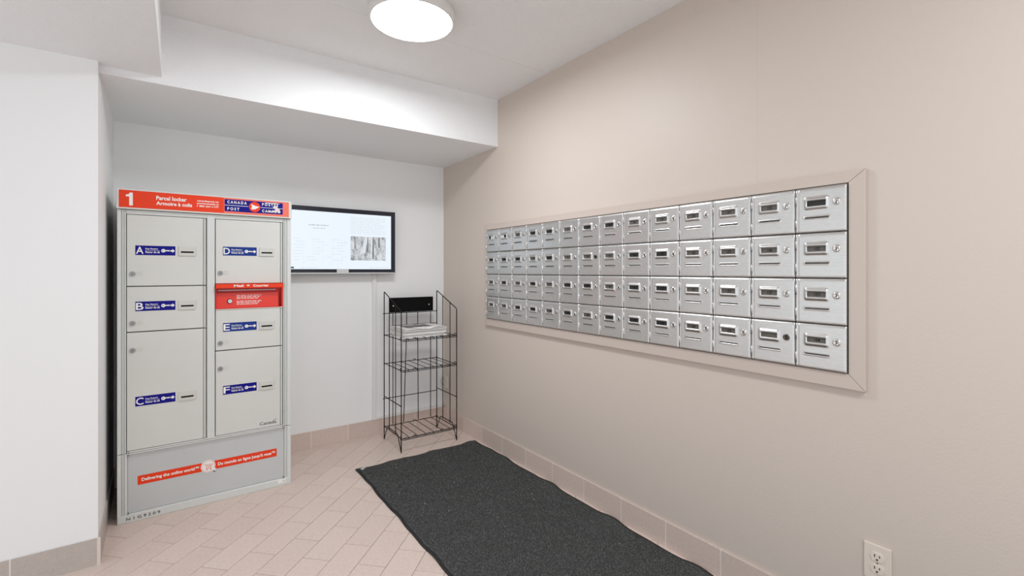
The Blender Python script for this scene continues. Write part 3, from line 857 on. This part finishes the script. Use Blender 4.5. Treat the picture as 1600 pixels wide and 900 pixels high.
def mat_sheet(inset, z0_, z1_):
    vs_ = []
    for zz in (z0_, z1_):
        for a in range(NX + 1):
            for b in range(NY + 1):
                p = mat_pt(a, b, inset)
                vs_.append((p[0], p[1], p[2] + zz))
    N = (NX + 1) * (NY + 1)
    idx = lambda a, b: a * (NY + 1) + b
    fs = []
    for a in range(NX):
        for b in range(NY):
            fs.append((idx(a, b), idx(a, b + 1), idx(a + 1, b + 1), idx(a + 1, b)))
            fs.append((N + idx(a, b), N + idx(a + 1, b), N + idx(a + 1, b + 1), N + idx(a, b + 1)))
        fs.append((idx(a, 0), idx(a + 1, 0), N + idx(a + 1, 0), N + idx(a, 0)))
        fs.append((idx(a + 1, NY), idx(a, NY), N + idx(a, NY), N + idx(a + 1, NY)))
    for b in range(NY):
        fs.append((idx(0, b + 1), idx(0, b), N + idx(0, b), N + idx(0, b + 1)))
        fs.append((idx(NX, b), idx(NX, b + 1), N + idx(NX, b + 1), N + idx(NX, b)))
    return MB().add(vs_, fs)
mat_sheet(0.0, -0.0040, -0.0005).build('rubber_backing', M['rubber'], t, smooth=False)
mat_sheet(0.014, -0.0006, 0.0035).build('carpet_pile', M['mat'], t, smooth=True)
# pile: small leaning tufts over the part in view
rnd = random.Random(8)
piles = [MB(), MB(), MB()]
yy = 0.85
while yy < my1 - 0.022:
    xx = mx0 + 0.022
    while xx < mx1 - 0.022:
        px_ = xx + rnd.uniform(-0.002, 0.002); py_ = yy + rnd.uniform(-0.002, 0.002)
        zb = mat_pt((px_ - mx0) / (mx1 - mx0) * NX, (py_ - my0) / (my1 - my0) * NY)[2] + 0.0030
        r_ = rnd.uniform(0.0017, 0.0027); hgt = rnd.uniform(0.0025, 0.0048); a0 = rnd.uniform(0, 6.28)
        q = rnd.random(); mb = piles[0 if q < 0.5 else (1 if q < 0.88 else 2)]
        k = len(mb.v)
        for w3 in range(3):
            mb.v.append((px_ + r_ * math.cos(a0 + w3 * 2.094), py_ + r_ * math.sin(a0 + w3 * 2.094), zb))
        mb.v.append((px_ + rnd.uniform(-0.0018, 0.0018), py_ + rnd.uniform(-0.0018, 0.0018), zb + hgt))
        mb.f += [(k, k + 1, k + 3), (k + 1, k + 2, k + 3), (k + 2, k, k + 3)]
        xx += 0.0045
    yy += 0.0045
off = root_loc(t)
for mb, mm in zip(piles, M['tuft']):
    me = bpy.data.meshes.new('pile_tufts')
    me.from_pydata([(x - off[0], y - off[1], z - off[2]) for x, y, z in mb.v], [], mb.f)
    me.materials.append(mm)
    tag(link('pile_tufts', me, t), kind='stuff')
m = MB().prism([(0.932, 2.955), (0.968, 2.962), (0.940, 2.930)][::-1], 0.0085, 0.0135)
m.build('corner_tag', M['silver'], t)
m = MB()
rnd = random.Random(3)
for i in range(14):
    x, y = rnd.uniform(0.96, 1.74), rnd.uniform(1.3, 2.9); s = rnd.uniform(0.0008, 0.0018)
    m.box(x - s, x + s, y - s * 0.6, y + s * 0.6, 0.0105, 0.0128)
tag(m.build('lint', M['paper_edge'], t), kind='stuff')

# ------------------------------------------------------------------ wall socket
t = empty('wall_outlet', (W, 0.533, 0.331), 'beige double wall outlet low on the right wall', 'outlet')
MB().box(W - 0.006, W - 0.0003, 0.4965, 0.569, 0.273, 0.388, 0.0025, 2).build('cover_plate', M['plate'], t)
for zc in (0.3495, 0.3115):
    n = 20
    m = MB()
    pts = []
    for i in range(n):
        a = 2 * math.pi * i / n
        pts.append((0.5327 + 0.0172 * math.cos(a), zc + max(-0.0138, min(0.0138, 0.0172 * math.sin(a)))))
    vs_ = [(W - 0.0085, y, z) for y, z in pts] + [(W - 0.004, y, z) for y, z in pts]
    m.add(vs_, [tuple(range(n)), tuple(range(2 * n - 1, n - 1, -1))] + [(i, i + n, (i + 1) % n + n, (i + 1) % n) for i in range(n)])
    s = m.build('socket', M['socket'], t)
    for dy, dz, hw, hh in ((0.0065, 0.004, 0.0011, 0.0042), (-0.0065, 0.004, 0.0011, 0.0035), (0.0, -0.0075, 0.0024, 0.0024)):
        MB().box(W - 0.0092, W - 0.008, 0.5327 + dy - hw, 0.5327 + dy + hw, zc + dz - hh, zc + dz + hh).build('contact_hole', M['black'], s)
MB().box(W - 0.0075, W - 0.005, 0.5302, 0.5352, 0.328, 0.333, 0.001).build('screw', M['lock_steel'], t)

# ------------------------------------------------------------------ mailboxes
FX = W - 0.018                   # frame front
t = empty('mailbox_surround', (W, (OY0 + OY1) / 2, OZ0), 'beige painted wooden surround framing the bank of mailboxes', 'surround')
FY0, FY1, FZ0, FZ1 = 0.561, 2.868, 0.872, 1.596
def frame_board(pts):
    vs_ = [(FX, y, z) for y, z in pts] + [(W - 0.0003, y, z) for y, z in pts]
    n = 4
    m = MB().add(vs_, [(0, 1, 2, 3), (7, 6, 5, 4)] + [(i, i + n, (i + 1) % n + n, (i + 1) % n) for i in range(n)])
    o = m.build('frame_board', M['frame'], t)
    bv = o.modifiers.new('bevel', 'BEVEL'); bv.width = 0.0018; bv.segments = 2
g = 0.0004
frame_board([(FY0 + g, FZ1), (FY1 - g, FZ1), (OY1 - g, OZ1), (OY0 + g, OZ1)])
frame_board([(FY0 + g, FZ0), (OY0 + g, OZ0), (OY1 - g, OZ0), (FY1 - g, FZ0)])
frame_board([(FY0, FZ0 + g), (FY0, FZ1 - g), (OY0, OZ1 - g), (OY0, OZ0 + g)])
frame_board([(FY1, FZ0 + g), (OY1, OZ0 + g), (OY1, OZ1 - g), (FY1, FZ1 - g)])

DX = 1.793                       # door faces
MY0, MY1, MZ0, MZ1 = 0.6095, 2.830, 0.924, 1.5555
PY = (MY1 - MY0) / 14; PZ = (MZ1 - MZ0) / 4
DW, DH = PY - 0.0018, PZ - 0.0018
def sm(e0, e1, x):
    k = max(0.0, min(1.0, (x - e0) / (e1 - e0)))
    return k * k * (3 - 2 * k)
def rrect(x, z, x0, x1, z0, z1, r):
    qx = abs(x - (x0 + x1) / 2) - (x1 - x0) / 2 + r
    qz = abs(z - (z0 + z1) / 2) - (z1 - z0) / 2 + r
    return math.hypot(max(qx, 0), max(qz, 0)) + min(max(qx, qz), 0) - r
def height(x, d):                # x from the hinge side, d down from the top edge
    h_ = 0.0
    def roll(dist, r, depth):
        if dist >= r: return 0.0
        k = 1 - dist / r
        return -depth * (1 - math.sqrt(max(0.0, 1 - k * k)))
    h_ += roll(d, 0.013, 0.008) + roll(DH - d, 0.006, 0.005) + roll(x, 0.006, 0.004) + roll(DW - x, 0.007, 0.005)
    h_ -= 0.0012 * math.exp(-((x - 0.0095) / 0.0012) ** 2)
    sd = rrect(x, d, 0.0285, 0.1065, 0.0325, 0.0785, 0.009)
    h_ += 0.0060 * (1 - sm(-0.0095, 0.0010, sd))
    win = rrect(x, d, 0.0375, 0.0975, 0.0455, 0.0655, 0.001)
    h_ -= 0.0076 * (1 - sm(-0.0006, 0.0008, win))
    sl = rrect(x, d, 0.0290, 0.1080, 0.1020, 0.1090, 0.003)
    h_ += 0.0016 * (1 - sm(0.0, 0.003, abs(sl))) - 0.0035 * (1 - sm(-0.002, 0.0, sl))
    lk = math.hypot(x - 0.1295, d - 0.057)
    h_ += 0.0015 * (1 - sm(0.0085, 0.014, lk))
    return h_
def axis(n, size, extra):
    a = [size * i / n for i in range(n + 1)]
    a += extra
    a = sorted(set(round(v, 5) for v in a))
    out = [a[0]]
    for v in a[1:]:
        if v - out[-1] > 0.0005: out.append(v)
    out[-1] = size
    return out
gx = axis(58, DW, [0.0008, 0.002, 0.0365, 0.0383, 0.0967, 0.0985, 0.0095, DW - 0.0008, DW - 0.002])
gz = axis(58, DH, [0.0006, 0.0015, 0.0447, 0.0462, 0.0648, 0.0664, 0.1015, 0.103, 0.108, 0.1095, DH - 0.0008, DH - 0.002])
m = MB()
vs_ = [(x - DW / 2, -height(x, d), DH - d) for x in gx for d in gz]
nz = len(gz)
fs = [(i * nz + j, i * nz + j + 1, (i + 1) * nz + j + 1, (i + 1) * nz + j) for i in range(len(gx) - 1) for j in range(nz - 1)]
# skirts back from the rim
k = len(vs_)
rim = [(i, 0) for i in range(len(gx))] + [(len(gx) - 1, j) for j in range(1, nz)] + [(i, nz - 1) for i in range(len(gx) - 2, -1, -1)] + [(0, j) for j in range(nz - 2, 0, -1)]
for i, j in rim:
    p = vs_[i * nz + j]; vs_.append((p[0], 0.016, p[2]))
R = len(rim)
for q in range(R):
    a = rim[q]; b = rim[(q + 1) % R]
    fs.append((a[0] * nz + a[1], k + q, k + (q + 1) % R, b[0] * nz + b[1]))
m.add(vs_, fs)
door_me = m.mesh('door', M['alu'], smooth=True)
for p in door_me.polygons:
    if len(p.vertices) == 4 and max(p.vertices) >= k: p.use_smooth = False
body_me = MB().box(-DW / 2 + 0.001, DW / 2 - 0.001, 0.014, 0.125, 0.001, DH - 0.001).mesh('body', M['alu_dark'])
def lx_(x): return x - DW / 2
card_me = {}
for nm in ('card', 'card_dark', 'card_white'):
    card_me[nm] = MB().box(lx_(0.0372), lx_(0.0978), 0.0006, 0.0016, DH - 0.0658, DH - 0.0452).mesh('name_card', M[nm])
half_l = MB().box(lx_(0.0375), lx_(0.0605), 0.0001, 0.0007, DH - 0.0655, DH - 0.0455).mesh('card_patch', M['black'])
half_r = MB().box(lx_(0.0690), lx_(0.0975), 0.0001, 0.0007, DH - 0.0655, DH - 0.0455).mesh('card_patch', M['black'])
slot_me = MB().box(lx_(0.0315), lx_(0.1055), 0.0008, 0.0015, DH - 0.1065, DH - 0.1045).mesh('vent_slot', M['card_dark'])
hinge_lo = MB().tube([(lx_(0.003), -0.0008, 0.012), (lx_(0.003), -0.0008, DH * 0.34)], 0.0019, 8).mesh('hinge', M['alu'], smooth=True)
hinge_hi = MB().tube([(lx_(0.003), -0.0008, DH * 0.62), (lx_(0.003), -0.0008, DH - 0.02)], 0.0019, 8).mesh('hinge', M['alu'], smooth=True)
def lock_mesh(mm):
    m = MB(); n = 20
    cx, cz = lx_(0.1295), DH - 0.057
    prof = [(0.0112, 0.002), (0.0112, -0.0035), (0.0100, -0.0050), (0.0075, -0.0062), (0.0070, -0.0054), (0.0001, -0.0054)]
    vs_ = [(cx + r * math.cos(2 * math.pi * q / n), y, cz + r * math.sin(2 * math.pi * q / n)) for r, y in prof for q in range(n)]
    fs = [(i * n + q, i * n + (q + 1) % n, (i + 1) * n + (q + 1) % n, (i + 1) * n + q) for i in range(len(prof) - 1) for q in range(n)]
    return m.add(vs_, fs).mesh('lock', mm, smooth=True)
lock_me = lock_mesh(M['lock_chrome']); lock_dk = lock_mesh(M['lock_dark'])
key_me = MB().box(lx_(0.1287), lx_(0.1303), -0.0064, -0.0050, DH - 0.0630, DH - 0.0545).mesh('keyhole', M['black'])
ROW = ['top', 'second', 'third', 'bottom']
ORD = ['rightmost', 'second', 'third', 'fourth', 'fifth', 'sixth', 'seventh', 'eighth', 'ninth', 'tenth', 'eleventh', 'twelfth', 'thirteenth', 'leftmost']
rnd = random.Random(21)
READ = {(0, 1): '102', (0, 2): '103', (0, 3): '104', (1, 0): '105', (1, 1): '106'}
for c in range(14):                  # c counts from the right
    for r in range(4):
        yc = MY0 + (c + 0.5) * PY
        zb = MZ1 - (r + 1) * PZ + 0.0009
        where = (ORD[c] + ' column') if c in (0, 13) else (ORD[c] + ' column from the right')
        if (c, r) in READ:
            lab = 'aluminium mailbox numbered %s in the %s row, %s' % (READ[(c, r)], ROW[r], where)
        elif (c, r) == (0, 0):
            lab = 'aluminium mailbox with black name window, top row, rightmost column'
        elif (c, r) == (1, 3):
            lab = 'aluminium mailbox with dark lock and blank card, bottom row, second column from the right'
        elif (c, r) == (7, 1):
            lab = 'aluminium mailbox with dark lock, second row, eighth column from the right'
        else:
            lab = 'aluminium mailbox in the %s row, %s' % (ROW[r], where)
        e = empty('mailbox', (DX, yc, zb), lab, 'mailbox', 'mailboxes set in the beige wall', -math.pi / 2)
        link('body', body_me, e)
        dr = link('door', door_me, e)
        link('hinge', hinge_lo, dr)
        link('hinge', hinge_hi, dr)
        link('vent_slot', slot_me, dr)
        kind = 'card_dark' if (c, r) == (0, 0) else ('card_white' if (c, r) in ((13, 0), (12, 0)) else ('card' if c < 4 or rnd.random() < 0.35 else 'card_dark'))
        link('name_card', card_me[kind], dr)
        if (c, r) == (13, 0): link('card_patch', half_l, dr)
        if (c, r) == (12, 0): link('card_patch', half_r, dr)
        lk = link('lock', lock_dk if (c, r) in ((1, 3), (7, 1)) else lock_me, dr)
        link('keyhole', key_me, dr)
        if (c, r) not in ((0, 0), (1, 3), (13, 0), (12, 0)):
            num = '%d0%d' % (c // 2 + 1, (c % 2) * 4 + r + 1)
            tx = put_text(MB(), num, lx_(0.062), lx_(0.079), DH - 0.0612, DH - 0.0498, 0.0004, 0.012)
            tx.build('number', M['black'], dr, local=True)
